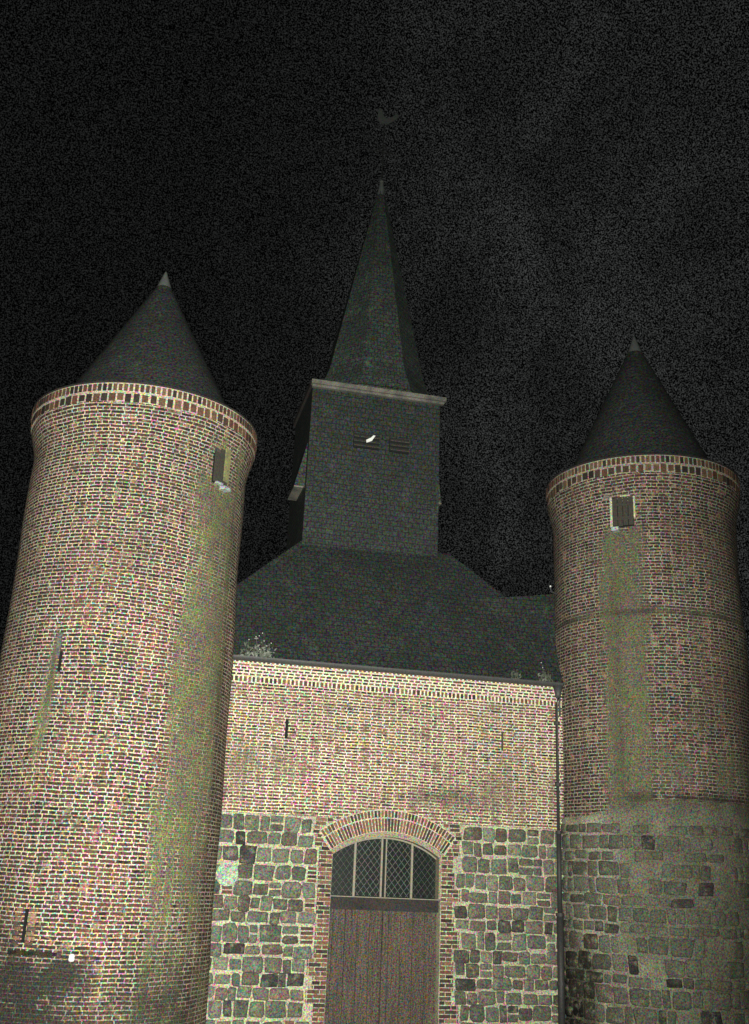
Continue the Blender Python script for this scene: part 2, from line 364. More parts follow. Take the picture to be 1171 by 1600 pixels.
# ------------------------------------------------------------------ round towers
def tower(name, label, cx, cy, prof, rimZ, rimR, stainf, damp_shadef, tipZ, coneR, coneZ, bm):
    """prof: list of (z, radius) bottom to top, z relative to eye"""
    root = thing(name, label, 'tower', (cx, cy, 0))
    n = 120
    zs = []
    for (z0, r0), (z1, r1) in zip(prof[:-1], prof[1:]):
        k = max(1, int((z1 - z0) / .07))
        for i in range(k): zs.append((z0 + (z1 - z0) * i / k, r0 + (r1 - r0) * i / k))
    zs.append(prof[-1])
    vs, uv, st, dp, fs = [], [], [], [], []
    Rm = 2.07
    for z, r in zs:
        for k in range(n + 1):
            th = -180 + 360 * k / n            # 0 faces the viewer's side (-y)
            wob = .012 * math.sin(z * 2.1 + th * .07) + .008 * math.sin(th * .21 + z)
            rr = r + wob
            vs.append((cx + rr * math.sin(R(th)), cy - rr * math.cos(R(th)), EYE + z))
            uv.append((R(th) * Rm + 20, z + 20)); st.append(stainf(th, z)); dp.append(damp_shadef(th, z))
    for j in range(len(zs) - 1):
        for k in range(n):
            a = j * (n + 1) + k; fs.append((a, a + 1, a + n + 2, a + n + 1))
    obj('wall', vs, fs, M[bm], root, uv=uv, att={'stain': st, 'damp_shade': dp}, smooth=True)
    def P(u, v, w):   # u: degrees, v: height, w: outward from rim radius
        return (cx + (P.r + w) * math.sin(R(u)), cy - (P.r + w) * math.cos(R(u)), EYE + v)
    # rim: bed ring, then two rows of upright bricks
    b = MB(); b.lathe([(rimR - .05, EYE + rimZ - .38), (rimR - .012, EYE + rimZ - .372), (rimR - .012, EYE + rimZ - .19), (rimR + .008, EYE + rimZ - .185), (rimR + .008, EYE + rimZ), (rimR - .3, EYE + rimZ + .01)], (cx, cy), 96, (.48, .43, .33) if bm == 'tower_brick' else (.36, .33, .26))
    rim = b
    P.r = rimR
    b = MB(P); k = int(2 * math.pi * rimR / .098); d = 360 / k
    for i in range(k):
        u = -180 + i * d; b.block(u + d * .17, u + d * .83, rimZ - .16, rimZ - .025, .022, tuple(x * .8 for x in brick_tint()), bev=0, jit=.004)
    rim.merge(b, 1)
    b = MB(P); k = int(2 * math.pi * rimR / .15); d = 360 / k
    for i in range(k):
        u = -180 + i * d; t = tuple(x * .8 for x in brick_tint())
        b.block(u + d * rnd.uniform(.08, .18), u + d * rnd.uniform(.80, .92), rimZ - .355 + rnd.uniform(-.02, .02), rimZ - .205 + rnd.uniform(-.01, .01), .004, t, bev=0, jit=.006)
    rim.merge(b, 1); rim.build('brick_rim', [M['joint'], M['single_brick']], root)
    # conical slate roof
    vs, uv, fs = [], [], []; n = 72
    prof2 = [(coneR + .05, coneZ - .02), (coneR, coneZ), (coneR * .93, coneZ + .16), (coneR * .86, coneZ + .38)]
    top = tipZ - .32; r_top = .13
    z0 = coneZ + .38; r0 = coneR * .86
    for i in range(1, 22): prof2.append((r0 + (r_top - r0) * i / 21, z0 + (top - z0) * i / 21))
    for r, z in prof2:
        for k in range(n + 1):
            a = 2 * math.pi * k / n
            vs.append((cx + r * math.cos(a), cy + r * math.sin(a), EYE + z)); uv.append((a * max(r, .25) * 1.0, (z - coneZ) * 1.15))
    for j in range(len(prof2) - 1):
        for k in range(n):
            a = j * (n + 1) + k; fs.append((a, a + 1, a + n + 2, a + n + 1))
    rf = obj('roof', vs, fs, M['slate_cone'], root, uv=uv, smooth=True)
    b = MB(); b.lathe([(.185, EYE + top - .12), (.142, EYE + top), (.03, EYE + tipZ), (.0, EYE + tipZ + .05)], (cx, cy), 20)
    b.build('lead_cap', M['lead'], rf, smooth=True)
    # boards behind the rim closing the roof
    b = MB(); b.lathe([(rimR - .35, EYE + rimZ - .02), (rimR - .02, EYE + rimZ + .0), (rimR + .015, EYE + rimZ + .035), (coneR + .02, EYE + coneZ + .03)], (cx, cy), 72, (.05, .05, .05))
    b.build('wall_plate', M['dark_wood'], root)
    return root, P

def lt_stain(th, z):
    s = band(25 + (z - 3) * .9, 62 + (z - 3) * .8, th, 9) * (1 - sm(6.6, 7.6, z)) * (.68 + .27 * sm(-1.0, 1.2, z)) * (.85 + .15 * math.sin(z * 1.9 + 1))
    s = max(s, .55 * band(33, 70, th, 8) * sm(6.3, 6.8, z) * (1 - sm(7.7, 8.0, z)))
    s = max(s, 1.0 * band(-33.0 - (3.2 - z) * .8, -27.5 - (3.2 - z) * .8, th, 2.2) * band(1.7, 3.7, z, .7))
    s = max(s, .45 * (1 - sm(-1.9, -.2, z)) * sm(-5, 20, th))
    return s
def lt_damp_shade(th, z):
    d = 1.3 * (1 - sm(-1.50, -1.12 + .08 * math.sin(th * .6), z)) * (1 - sm(-12, 18, th))  # flash shadow low on the tower, painted in as darker brick
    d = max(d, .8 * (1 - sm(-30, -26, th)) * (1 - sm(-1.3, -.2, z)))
    d = max(d, .75 * (1 - sm(-1.9, -.9, z)) * band(18, 62, th, 10))
    d = max(d, .55 * (1 - sm(-2.0, -1.3, z)) * (1 - sm(40, 70, th)))
    d = max(d, .45 * band(58, 66, th, 3) * band(-3, 6.5, z, .6))
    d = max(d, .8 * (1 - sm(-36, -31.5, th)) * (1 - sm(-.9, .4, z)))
    d = max(d, .6 * band(-31.5 - (3.2 - z) * .8, -28 - (3.2 - z) * .8, th, 1.0) * band(2.2, 3.6, z, .3))
    return d
def rt_stain(th, z):
    s = .95 * band(-55, -27, th, 8) * (1 - sm(6.7, 7.2, z)) * sm(0, 1.4, z)
    s = max(s, .30 * sm(-30, 0, th) * (1 - sm(6.4, 7.6, z)))
    s = max(s, .55 * band(-90, 90, th, 5) * band(5.05, 5.3, z, .12))
    s = max(s, .65 * sm(-40, -20, th) * band(1.6, 2.6, z, .5))
    return s
def rt_damp_shade(th, z):
    d = .75 * band(5.10 + .03 * math.sin(th * .2), 5.20, z, .05) * (.4 + .6 * (math.sin(th * .13) > -.2))
    d = max(d, .85 * band(1.5, 1.72, z, .09) * sm(-60, -35, th))
    d = max(d, .35 * band(-48, -42, th, 3) * (1 - sm(5.6, 6.6, z)))
    d = max(d, .45 * sm(12, 50, th))  # flash falloff painted in: brick darkens towards the right side
    return d

# two towers of the same kind
LT, PL = tower('round_tower', 'tall round brick tower at the left with slate cone, slit windows and mossy stripe', -5.29, .2,
    [(-3.05, 2.17), (-1.0, 2.155), (3.0, 2.12), (7.40, 2.06), (7.6, 2.09), (7.75, 2.135), (7.9, 2.18), (8.02, 2.205)], 8.385, 2.215, lt_stain, lt_damp_shade, 12.06, 1.94, 8.42, 'tower_brick')
RT, PR = tower('round_tower', 'round brick tower at the right on a fieldstone base, slate cone above', 5.51, 0.0,
    [(1.20, 1.970), (5.13, 1.970), (5.17, 1.945), (7.40, 1.925), (7.6, 1.95), (7.75, 1.99), (7.9, 2.025), (8.03, 2.05)], 8.40, 2.06, rt_stain, rt_damp_shade, 12.2, 1.80, 8.42, 'dimmed_tower_brick')

LT['group'] = RT['group'] = 'round towers flanking the church front'
# ---- left tower details
PL.r = 2.075
# upper right arched niche
wz0, wz1 = 6.88, 7.52
b = MB(PL)
for i in range(11):    # brick arch over the niche
    a = math.pi * i / 10; cu, cv = 48.5, wz1
    r0, r1 = .22, .36
    du = 57.3 / 2.07
    def q(rad, an): return (cu - rad * math.cos(an) * du, cv + rad * .85 * math.sin(an))
    e = math.pi / 10 * .38
    pts = [q(r0, a - e), q(r0, a + e), q(r1, a + e), q(r1, a - e)]
    vs = [(x, y, -.02) for x, y in pts] + [(x, y, .025) for x, y in pts]
    b.add(vs, [(0, 1, 5, 4), (1, 2, 6, 5), (2, 3, 7, 6), (3, 0, 4, 7), (4, 5, 6, 7)], tuple(x * 1.2 + .04 for x in brick_tint()))
def window(P, root, cu, hw, z0, z1, m_in, m_frame, frame=.03, sill=None, sillw=None, r=2.07):
    """opening with reveal frame and shutter, hw in degrees"""
    b = MB(P); b.box(cu - hw, cu + hw, z0, z1, -.02, .006, (.05, .05, .05)); o = b.build('window', M['interior'], root)
    b = MB(P); k = 4; wd = 2 * hw / k
    for i in range(k): b.box(cu - hw + i * wd + wd * .07, cu - hw + (i + 1) * wd - wd * .07, z0 + rnd.uniform(.01, .03), z1 - .03, .006, .014 + rnd.uniform(0, .006))
    b.box(cu - hw + .3, cu + hw - .3, z0 + (z1 - z0) * .22, z0 + (z1 - z0) * .32, .016, .026); b.box(cu - hw + .3, cu + hw - .3, z0 + (z1 - z0) * .68, z0 + (z1 - z0) * .78, .016, .026)
    b.build('shutter', m_in, o)
    f = frame * 57.3 / r
    if m_frame:
        b = MB(P); b.box(cu - hw - f, cu - hw, z0, z1, -.02, .028); b.box(cu + hw, cu + hw + f * .7, z0 + (z1 - z0) * .25, z1 - .02, -.02, .028)
        b.box(cu - hw * .2, cu + hw * .75, z1 - .012, z1 + .012, -.02, .028)
        b.build('frame', m_frame, o)
    return o
w1 = window(PL, LT, 44.5, 5.5, wz0, wz1 + .12, M['shutter'], None)
arch = b.build('arch', M['single_brick'], LT)
b = MB(PL); b.box(46.5, 50.5, wz0 + .1, wz1 + .16, -.02, .035); b.build('side_stone', plain('mossy_stone', (.30, .29, .13), grain=.5, var=(.16, .17, .1), varscale=5), w1)
b = MB(PL); b.box(45.5, 50.5, 6.80, 6.865, -.02, .10); b.box(41, 45.5, 6.87, 6.91, -.02, .06); b.build('sill', M['sill'], w1)
# arrow slit mid height
PL.r = 2.115
b = MB(PL); b.box(-27.2, -26.1, 3.08, 3.42, -.02, .008); sl = b.build('arrow_slit', M['interior'], LT)
b = MB(PL); b.box(-29.6, -27.3, 3.30, 3.74, -.02, .012); b.build('slit_reveal', plain('worn_reveal', (.15, .14, .12), grain=.9, var=(.07, .075, .07), varscale=6), sl)
# low slit with pale repaired brick and a ledge
PL.r = 2.155
b = MB(PL); b.box(-25.6, -24.4, -1.15, -.66, -.02, .028); sl = b.build('arrow_slit', M['interior'], LT)
b = MB(PL)
for i in range(8):
    z = -1.18 + i * .068
    for j in range(3):
        u = -30.2 + j * 3.3 + (i % 2) * .6
        if u + 1.5 > -25.9 and u < -24.2: continue
        b.block(u, u + 2.9, z, z + .052, .026, tuple(x * 1.5 for x in brick_tint()), bev=0)
b.build('brick_patch', M['single_brick'], LT); b = MB(PL)
for i in range(8):
    z = -1.18 + i * .068; b.block(-24.0, -20.9, z, z + .052, .026, tuple(x * 1.5 for x in brick_tint()), bev=0)
b.build('brick_patch', M['single_brick'], LT)
b = MB(PL)
for i in range(12):
    ua, ub = -31.0 + i * 1.9, -31.0 + (i + 1) * 1.9 - .15
    b.block(ua, ub, -1.325 + rnd.uniform(-.006, .006), -1.265 + rnd.uniform(-.006, .006), .034 + rnd.uniform(-.006, .006), tuple(x * rnd.uniform(.5, 1.8) for x in (.045, .040, .034)), bev=0); b.build('brick_ledge', M['single_brick'], LT)
PL.r = 2.075
b = MB(PL); b.box(-11.6, -9.9, 7.28, 7.345, -.02, .012); b.build('mortar_patch', M['palestone'], LT)

# ---- right tower details
PR.r = 1.94
w2 = window(PR, RT, -38.8, 6.3, 6.93, 7.58, M['shutter'], M['palestone'], frame=.05)
b = MB(PR)
for i in range(13):
    a = math.pi * (i + .5) / 13; cu, cv = -39.2, 7.53
    r0, r1 = .27, .40; du = 57.3 / 1.95
    def q(rad, an): return (cu - rad * math.cos(an) * du, cv + rad * .72 * math.sin(an))
    e = math.pi / 13 * .36
    pts = [q(r0, a - e), q(r0, a + e), q(r1, a + e), q(r1, a - e)]
    vs = [(x, y, -.02) for x, y in pts] + [(x, y, .03) for x, y in pts]
    b.add(vs, [(0, 1, 5, 4), (1, 2, 6, 5), (2, 3, 7, 6), (3, 0, 4, 7), (4, 5, 6, 7)], tuple(x * 1.5 + .14 for x in brick_tint()))
b.build('arch', M['single_brick'], RT)
b = MB(PR); b.box(-45.3, -41.2, 6.84, 6.92, -.02, .09); b.build('sill', M['sill'], w2)

# fieldstone base of the right tower
def foot_shade(th, z): return band(-95, -62, th, 4) * (1 - sm(-1.5, -.7, z))  # cast shadow beside the pipe, tinted into stones and mortar
def rt_base_st(th, z):
    s = sm(-62, -38, th) * .95
    s *= 1 - .45 * band(-50, -12, th, 6) * (1 - sm(-1.3, -.8, z))
    return s
vs, fs, st = [], [], []; n = 140; zz = [-3.05 + .1 * i for i in range(44)]
def ledge_z(th): return 1.27 + .32 * sm(-78, -20, th) + .02 * math.sin(th * .5)
for j, z in enumerate(zz):
    for k in range(n + 1):
        th = -180 + 360 * k / n; z2 = z if j < 43 else ledge_z(th)
        z2 = min(z2, ledge_z(th)); r = 2.012 + .008 * math.sin(th * .3 + z * 2)
        vs.append((5.51 + r * math.sin(R(th)), -r * math.cos(R(th)), EYE + z2)); st.append(rt_base_st(th, z2))
for j in range(len(zz) - 1):
    for k in range(n):
        a = j * (n + 1) + k; fs.append((a, a + 1, a + n + 2, a + n + 1))
k0 = len(vs)
for k in range(n + 1):
    th = -180 + 360 * k / n; vs.append((5.51 + 1.9 * math.sin(R(th)), -1.9 * math.cos(R(th)), EYE + ledge_z(th) + .02)); st.append(.6)
for k in range(n): fs.append((43 * (n + 1) + k, 43 * (n + 1) + k + 1, k0 + k + 1, k0 + k))
bb = MB(); bb.v = vs; bb.f = fs; bb.t = [tuple(c * (1 - .8 * foot_shade(math.degrees(math.atan2(v[0] - 5.51, -v[1])), v[2] - EYE)) for c in (.33, .315, .24)) for v in vs]; bb.st = st; bb.mi = [0] * len(fs); bb.sf = [True] * len(fs)
PR.r = 2.012
PM = lambda u, v, w: PR(math.degrees(u / 2.012), v, w)
b = MB(PM); z = 1.16
while z > -3.0:
    h = rnd.choice((.18, .23, .27, .31)); z0 = z - h
    u = -95.0
    while u < 95:
        w = rnd.choice((.14, .18, .24, .28, .34, .40)) * 57.3 / 2.0; uc = u + w / 2
        s = rt_base_st(uc, z0 + h / 2); t = stone_tint(.20 if s < .5 else .10); k_ = 1 - .8 * foot_shade(uc, z0 + h / 2); t = tuple(c * k_ for c in t)
        if s > .5 and rnd.random() < .25: u += w + 1; continue
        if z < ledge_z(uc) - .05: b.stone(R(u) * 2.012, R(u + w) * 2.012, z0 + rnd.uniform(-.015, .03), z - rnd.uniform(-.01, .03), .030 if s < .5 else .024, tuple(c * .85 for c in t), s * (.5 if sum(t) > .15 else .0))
        u += w + rnd.uniform(.3, .8)
    z = z0 - rnd.uniform(.008, .022)
bb.merge(b, 1, True).build('stone_base', [M['bed'], M['stone']], RT)

# ------------------------------------------------------------------ church front
church = thing('church', 'brick and fieldstone church front with arched door under slate roof, between the round towers', 'church', (0, 0, 0))
XL, XR = -3.30, 3.62; ZT = 3.44; ZS = 1.05
HW = 1.05; SPR = .50; CRN = .84; RAD = (HW * HW + (CRN - SPR) ** 2) / (2 * (CRN - SPR)); CC = CRN - RAD
def arcz(x, rad=RAD): return CC + math.sqrt(max(0, rad * rad - x * x))
def wall_grid(x0, x1, nx, zlo, zhi, nz):
    vs, fs, uv, st, dp = [], [], [], [], []
    for i in range(nx + 1):
        x = x0 + (x1 - x0) * i / nx; lo = zlo(x) if callable(zlo) else zlo
        for j in range(nz + 1):
            z = lo + (zhi - lo) * j / nz
            y = .006 * math.sin(x * 2.3 + z) + .004 * math.sin(z * 3.1)
            vs.append((x, y, EYE + z)); uv.append((x + 20, z + 20))
            s = .6 * math.exp(-((x + 2.0) ** 2 / .5 + (z - 2.0) ** 2 / .12)) + .45 * math.exp(-((x + 3.0) ** 2 / .25 + (z - 2.1) ** 2 / .5)) + .5 * math.exp(-((x - 1.2) ** 2 / .9 + (z - 1.5) ** 2 / .07)) + .35 * (1 - sm(1.0, 2.6, z))
            s = s * .75 + .3 * math.exp(-((x - 2.4) ** 2 / .5 + (z - 2.0) ** 2 / .5))
            st.append(min(1, s)); dp.append(.5 * math.exp(-((x - .9) ** 2 / .5 + (z - 1.55) ** 2 / .02)) + .6 * math.exp(-((x + 2.05) ** 2 / .01 + (z - 2.3) ** 2 / .04)))
    for i in range(nx):
        for j in range(nz):
            a = i * (nz + 1) + j; fs.append((a, a + nz + 1, a + nz + 2, a + 1))
    return vs, fs, uv, st, dp
V, F, UV, ST, DP = [], [], [], [], []
for args in ((XL, -HW, 46, ZS, ZT, 48), (-HW, HW, 42, lambda x: arcz(x, RAD) + .02, ZT, 48), (HW, XR, 50, ZS, ZT, 48)):
    v, f, u, s, d = wall_grid(*args); b0 = len(V)
    V += v; F += [tuple(b0 + i for i in q) for q in f]; UV += u; ST += s; DP += d
obj('brick_wall', V, F, M['wall_brick'], church, uv=UV, att={'stain': ST, 'damp_shade': DP})
# wall core: bed behind the stones, reveals and thickness
core = MB()
core.box(XL - .1, -HW, .03, .75, EYE - 3.05, EYE + ZT - .02, MORT); core.box(HW, XR + .1, .031, .75, EYE - 3.05, EYE + ZT - .02, MORT)
N = 24
for i in range(N):
    xa = -HW + 2 * HW * i / N; xb = -HW + 2 * HW * (i + 1) / N; za, zb = arcz(xa), arcz(xb)
    core.add([(xa, .012, EYE + za), (xb, .012, EYE + zb), (xb, .75, EYE + zb), (xa, .75, EYE + za)], [(0, 1, 2, 3)], (.42, .36, .27))
core.box(-HW, HW, .70, .76, EYE - 3.05, EYE + ZT - .02, MORT)
def bed(x0, x1, z0, z1):
    nx, nz = int((x1 - x0) / .1) + 1, int((z1 - z0) / .1)
    vs = [(x0 + (x1 - x0) * i / nx, -.002 + .008 * math.sin(i * 1.3 + j) * math.cos(j * .9), EYE + z0 + (z1 - z0) * j / nz) for i in range(nx + 1) for j in range(nz + 1)]
    core.add(vs, [(i * (nz + 1) + j, (i + 1) * (nz + 1) + j, (i + 1) * (nz + 1) + j + 1, i * (nz + 1) + j + 1) for i in range(nx) for j in range(nz)], MORT)
bed(XL - .1, -HW, -3.05, ZS - .003); bed(HW, XR + .1, -3.05, ZS - .003)
# jamb bricks, with a toothed outer edge
PF = lambda u, v, w: (u, -w, EYE + v)
rows = []; z = ZS - .02
while z > -3.0:
    h = rnd.uniform(.24, .33); h = rnd.choice((.21, .24, .26, .28, .30)); rows.append((z - h, z, [rnd.choice((.24, .27, .27, .38)) for _ in (0, 1)])); z -= h + rnd.uniform(.006, .022)
jb = MB(PF); edgeL, edgeR = {}, {}
ch = .0735; z = -3.0; i = 0
def tooth(i, side):
    zc = -3.0 + (i + .5) * ch
    for a, b_, w in rows:
        if zc > a - .012: return w[0 if side < 0 else 1]
    return .27
while z < .98:
    for side, ed in ((-1, edgeL), (1, edgeR)):
        wdt = tooth(i, side); start = HW
        zc = z + ch * .6
        if zc > SPR:                # beside the arch ring
            e0 = HW + (zc - SPR) * .80 if zc < .83 else math.sqrt(max(0, 4.95 - (zc - CC) ** 2))
            start = e0 + .03; wdt = max(.14, HW + .36 - start)
        ed[i] = start + wdt
        x = start + .006
        pat = [.225, .11, .11] if i % 2 else [.11, .225, .11]
        for q in pat:
            e = min(x + q, start + wdt)
            if e - x < .03: break
            u0, u1 = (x, e - .014)
            if side < 0: u0, u1 = -u1, -u0
            jb.block(u0, u1, z + .012, z + ch - .004, .012, brick_tint(), bev=.004)
            x += q + .004
    z += ch; i += 1
# fieldstones
sb = MB(PF); ib = MB(PF)
def edge(side, z0, z1):
    e = edgeL if side < 0 else edgeR; m_ = HW
    for k, val in e.items():
        zk = -3.0 + k * ch
        if zk < z1 and zk + ch > z0: m_ = max(m_, val)
    return m_
for side, xend in ((-1, 3.28), (1, 3.60)):
    for z0, z, _w in rows:
        h = z - z0; x = edge(side, z0 + .02, z - .02) + .02
        while x < xend - .06:
            w = min(rnd.choice((.16, .22, .24, .28, .30, .34, .38)) * rnd.uniform(.85, 1.1), xend - x)
            if rnd.random() < .04 and w > .2:   # pocket of small bricks
                k = int(h / .07)
                for r_ in range(k):
                    u0, u1 = x, x + w * .62
                    if side < 0: u0, u1 = -u1, -u0
                    ib.block(u0, u1, z0 + r_ * h / k + .012, z0 + (r_ + 1) * h / k - .01, .012, brick_tint(), bev=.004)
                x += w * .62 + .035; continue
            u0, u1 = (x, x + w) if side > 0 else (-x - w, -x)
            dz = rnd.uniform(-.03, .035); dz2 = rnd.uniform(-.02, .035)
            if rnd.random() < .07 and h > .23:
                sb.stone(u0, u1, z0, z0 + h * .46, .03, stone_tint()); sb.stone(u0, u1, z0 + h * .56, z, .03, stone_tint())
            else: sb.stone(u0, u1, z0 + dz, z - dz2, .035, stone_tint())
            x += w + rnd.uniform(.006, .026)
core.merge(sb, 1, True).merge(ib, 2).merge(jb, 2); core.build('stone_wall', [M['bed'], M['stone'], M['single_brick']], church)
# arch: inner ring of stretchers on end, outer ring of headers
PA = lambda a, rad, w: (rad * math.sin(a), -w, EYE + CC + rad * math.cos(a))
amax = math.asin(HW / RAD) + .015
rb = MB(PA); rm = MB(PA)
k = 41
for i in range(k):
    a0 = -amax + 2 * amax * i / k; da = 2 * amax / k
    rb.block(a0 + da * .16, a0 + da * .84, RAD + .012, RAD + .245, .03, brick_tint(), bev=.0015, jit=.0015)
    rb.block(a0 + da * .16, a0 + da * .84, RAD + .268, RAD + .39, .022, brick_tint(), bev=.0015, jit=.0015)
for i in range(48):
    a0 = -amax - .02 + (2 * amax + .04) * i / 48; a1 = -amax - .02 + (2 * amax + .04) * (i + 1) / 48
    rm.add([(a0, RAD, -.01), (a1, RAD, -.01), (a1, RAD + .41, -.01), (a0, RAD + .41, -.01), (a0, RAD, .018), (a1, RAD, .018), (a1, RAD + .41, .010), (a0, RAD + .41, .010)],
           [(4, 5, 6, 7), (0, 1, 5, 4), (3, 7, 6, 2), (0, 4, 7, 3), (1, 2, 6, 5)], (.46, .40, .31))
rm.merge(rb, 1).build('brick_arch', [M['joint'], M['single_brick']], church)
# brick cornice: soldier row, three plain courses, and the row of brick ends at the very top
cb = MB(PF); cm = MB(); LM = (.70, .63, .48)
cm.box(XL, XR, -.012, .2, EYE + ZT - .0, EYE + ZT + .12, LM); cm.box(XL, XR, -.03, .2, EYE + ZT + .122, EYE + 3.80, LM)
x = XL
while x < XR - .05:
    w = rnd.choice((.06, .045, .05)); cb.block(x, x + w, ZT + .012, ZT + .108, .020, brick_tint(), bev=.003); x += w + .03
for r_ in range(4):
    z = ZT + .13 + r_ * .0605; x = XL - rnd.random() * .1
    while x < XR - .05:
        w = .095 if r_ in (0, 1) else (.21 if r_ == 3 else .095)
        cb.block(max(x, XL), min(x + w, XR), z + rnd.uniform(-.003, .003), z + .036, .036, brick_tint(), bev=.002); x += w + .028
x = XL
while x < XR - .03:
    cb.block(x, x + .05, ZT + .372, ZT + .355 + .048, .055, tuple(c * 1.5 for c in brick_tint()), bev=.003, jit=.002); x += .086
cm.box(XL, XR, -.045, .2, EYE + 3.803, EYE + 3.835, LM)
cm.merge(cb, 1).build('brick_cornice', [M['joint'], M['single_brick']], church)
# slit and missing brick
b = MB(); b.box(-2.09, -2.035, -.012, .01, EYE + 2.44, EYE + 2.80); b.build('vent_slit', M['interior'], church)
b = MB(); b.box(2.24, 2.275, -.010, .01, EYE + 2.50, EYE + 2.86); b.build('vent_slit', M['shutter'], church)

# door leaves, beam and fanlight
door_y = .24
b = MB(); b.box(-HW, HW, door_y - .10, door_y + .1, EYE - .55, EYE - .335); beam = b.build('transom_beam', M['dark_wood'], church)
b = MB(); b.box(-HW, HW, door_y - .125, door_y + .05, EYE - .333, EYE - .318); b.build('beam_ledge', M['frame'], beam)
for s in (-1, 1):
    b = MB(); k = 9; x0, x1 = (-HW, -.006) if s < 0 else (.006, HW)
    for i in range(k):
        xa = x0 + (x1 - x0) * i / k; xb = x0 + (x1 - x0) * (i + 1) / k; d = rnd.uniform(-.004, .004)
        b.box(xa + .004, xb - .004, door_y + d, door_y + .05, EYE - 3.0, EYE - .552)
        b.box(xb - .012, xb + .004, door_y - .006 + d, door_y + .05 , EYE - 2.99, EYE - .556) if i % 2 else None
    b.box(x0, x1, door_y + .04, door_y + .07, EYE - 3.0, EYE - .553)
    dl = b.build('door_leaf', M['planks'], church)
    if s > 0:
        b = MB(); b.tube([(.12, door_y - .06, EYE - 1.98), (.12, door_y - .06, EYE - 1.84)], .012); b.box(.10, .14, door_y - .012, door_y, EYE - 2.05, EYE - 1.78)
        b.box(.114, .126, door_y - .06, door_y, EYE - 1.98, EYE - 1.965); b.box(.114, .126, door_y - .06, door_y, EYE - 1.855, EYE - 1.84)
        b.build('handle', M['dark_iron'], dl)
# pale plaster moulding following the arch and the right jamb
IN = .085
vs, fs = [], []
def mould(pts_out, pts_in, y0, y1):
    b0 = len(vs); n = len(pts_out)
    for (x, z) in pts_out: vs.append((x, y0, EYE + z))
    for (x, z) in pts_in: vs.append((x, y0 + .015, EYE + z))
    for (x, z) in pts_in: vs.append((x, y1, EYE + z))
    for i in range(n - 1):
        fs.append((b0 + i, b0 + i + 1, b0 + n + i + 1, b0 + n + i)); fs.append((b0 + n + i, b0 + n + i + 1, b0 + 2 * n + i + 1, b0 + 2 * n + i))
po = [(-HW + 2 * HW * i / 30, arcz(-HW + 2 * HW * i / 30)) for i in range(31)]
ri = RAD - IN
pi_ = [(x * .985, CC + math.sqrt(ri * ri - (x * .985) ** 2)) for x, z in po]
mould(po, pi_, .02, door_y + .04)
mould([(HW - .001, SPR), (HW - .001, -.31)], [(HW - .035, SPR - .03), (HW - .035, -.31)], .02, door_y + .04)
obj('arch_moulding', vs, fs, M['plaster'], church)
b = MB()
gy = door_y + .03
gv2 = [(-HW + .0, gy, EYE - .318)] + [(x, gy, EYE + CC + math.sqrt((RAD) ** 2 - x * x)) for x in [-HW + 2 * HW * i / 30 for i in range(31)]] + [(HW, gy, EYE - .318)]
b.add(gv2 + [(x, gy + .01, z) for x, y, z in gv2], [tuple(range(33)), tuple(range(65, 32, -1))])
fan = b.build('fanlight', M['glass'], church)
b = MB()
for x, w in ((-.595, .040), (-.075, .035), (.015, .022), (.515, .038)):
    b.box(x, x + w, gy - .05, gy - .004, EYE - .316, EYE + CC + math.sqrt(ri * ri - x * x) + .02)
for i in range(30):
    xa = -HW + .03 + (2 * HW - .06) * i / 30; xb = -HW + .03 + (2 * HW - .06) * (i + 1) / 30
    za, zb = CC + math.sqrt(ri * ri - xa * xa), CC + math.sqrt(ri * ri - xb * xb)
    b.add([(xa, gy - .03, EYE + za - .03), (xb, gy - .03, EYE + zb - .03), (xb, gy - .03, EYE + zb + .02), (xa, gy - .03, EYE + za + .02),
           (xa, gy, EYE + za - .03), (xb, gy, EYE + zb - .03)], [(0, 1, 2, 3), (0, 4, 5, 1)])
b.build('mullions', M['frame'], fan)
# diamond leading of each light
b = MB()
def clipz(x): return CC + math.sqrt(max(0, ri * ri - x * x)) - .03
for xa, xb, wd in ((-1.02, -.60, .003), (-.555, -.08, .0065), (.04, .515, .0065), (.56, 1.0, .003)):
    st_ = .118
    for sg in (-1, 1):
        c0 = -3.0
        while c0 < 3.0:
            # line z = sg*1.35*(x) + c0
            pts = []
            for q in range(41):
                x = xa + (xb - xa) * q / 40; z = sg * 1.25 * (x - xa) + c0
                if -.31 < z < clipz(x): pts.append((x, z))
            if len(pts) > 1:
                (x0, z0), (x1, z1) = pts[0], pts[-1]; y = gy - .012 - (.004 if sg > 0 else 0); w = wd
                b.add([(x0 - w, y, EYE + z0), (x0 + w, y, EYE + z0), (x1 + w, y, EYE + z1), (x1 - w, y, EYE + z1)], [(0, 1, 2, 3)])
            c0 += st_ * 1.25
b.build('leading', M['lead_came'], fan)

# main roof: steep slate slope in front of the bell tower, hipped, with links to both towers
rv = [(-3.75, -.14, 3.86), (4.0, -.14, 3.86), (4.9, -.14, 3.86), (-4.9, -.14, 3.86),
      (-1.72, 1.66, 6.93), (1.60, 1.66, 6.97), (2.85, .99, 5.83), (-3.2, .92, 5.68)]
V, F, UV = [], [], []
def quad(p, uvs, ndiv=1):
    b0 = len(V); V.extend([(x, y, EYE + z) for x, y, z in p]); UV.extend(uvs); F.append(tuple(b0 + i for i in range(len(p))))
sl = lambda y, z: (z - 3.86) * 1.155
quad([(-4.9, -.14, 3.86), (4.9, -.14, 3.86), (1.60, 1.66, 6.97), (-1.72, 1.66, 6.93)], [(-4.9, 0), (4.9, 0), (1.6, 3.6), (-1.72, 3.6)])
quad([(1.60, 1.66, 6.97), (4.9, -.14, 3.86), (4.9, 9, 3.86), (1.6, 8, 6.97)], [(1.6, 3.6), (0, 0), (9, 0), (8, 3.6)])
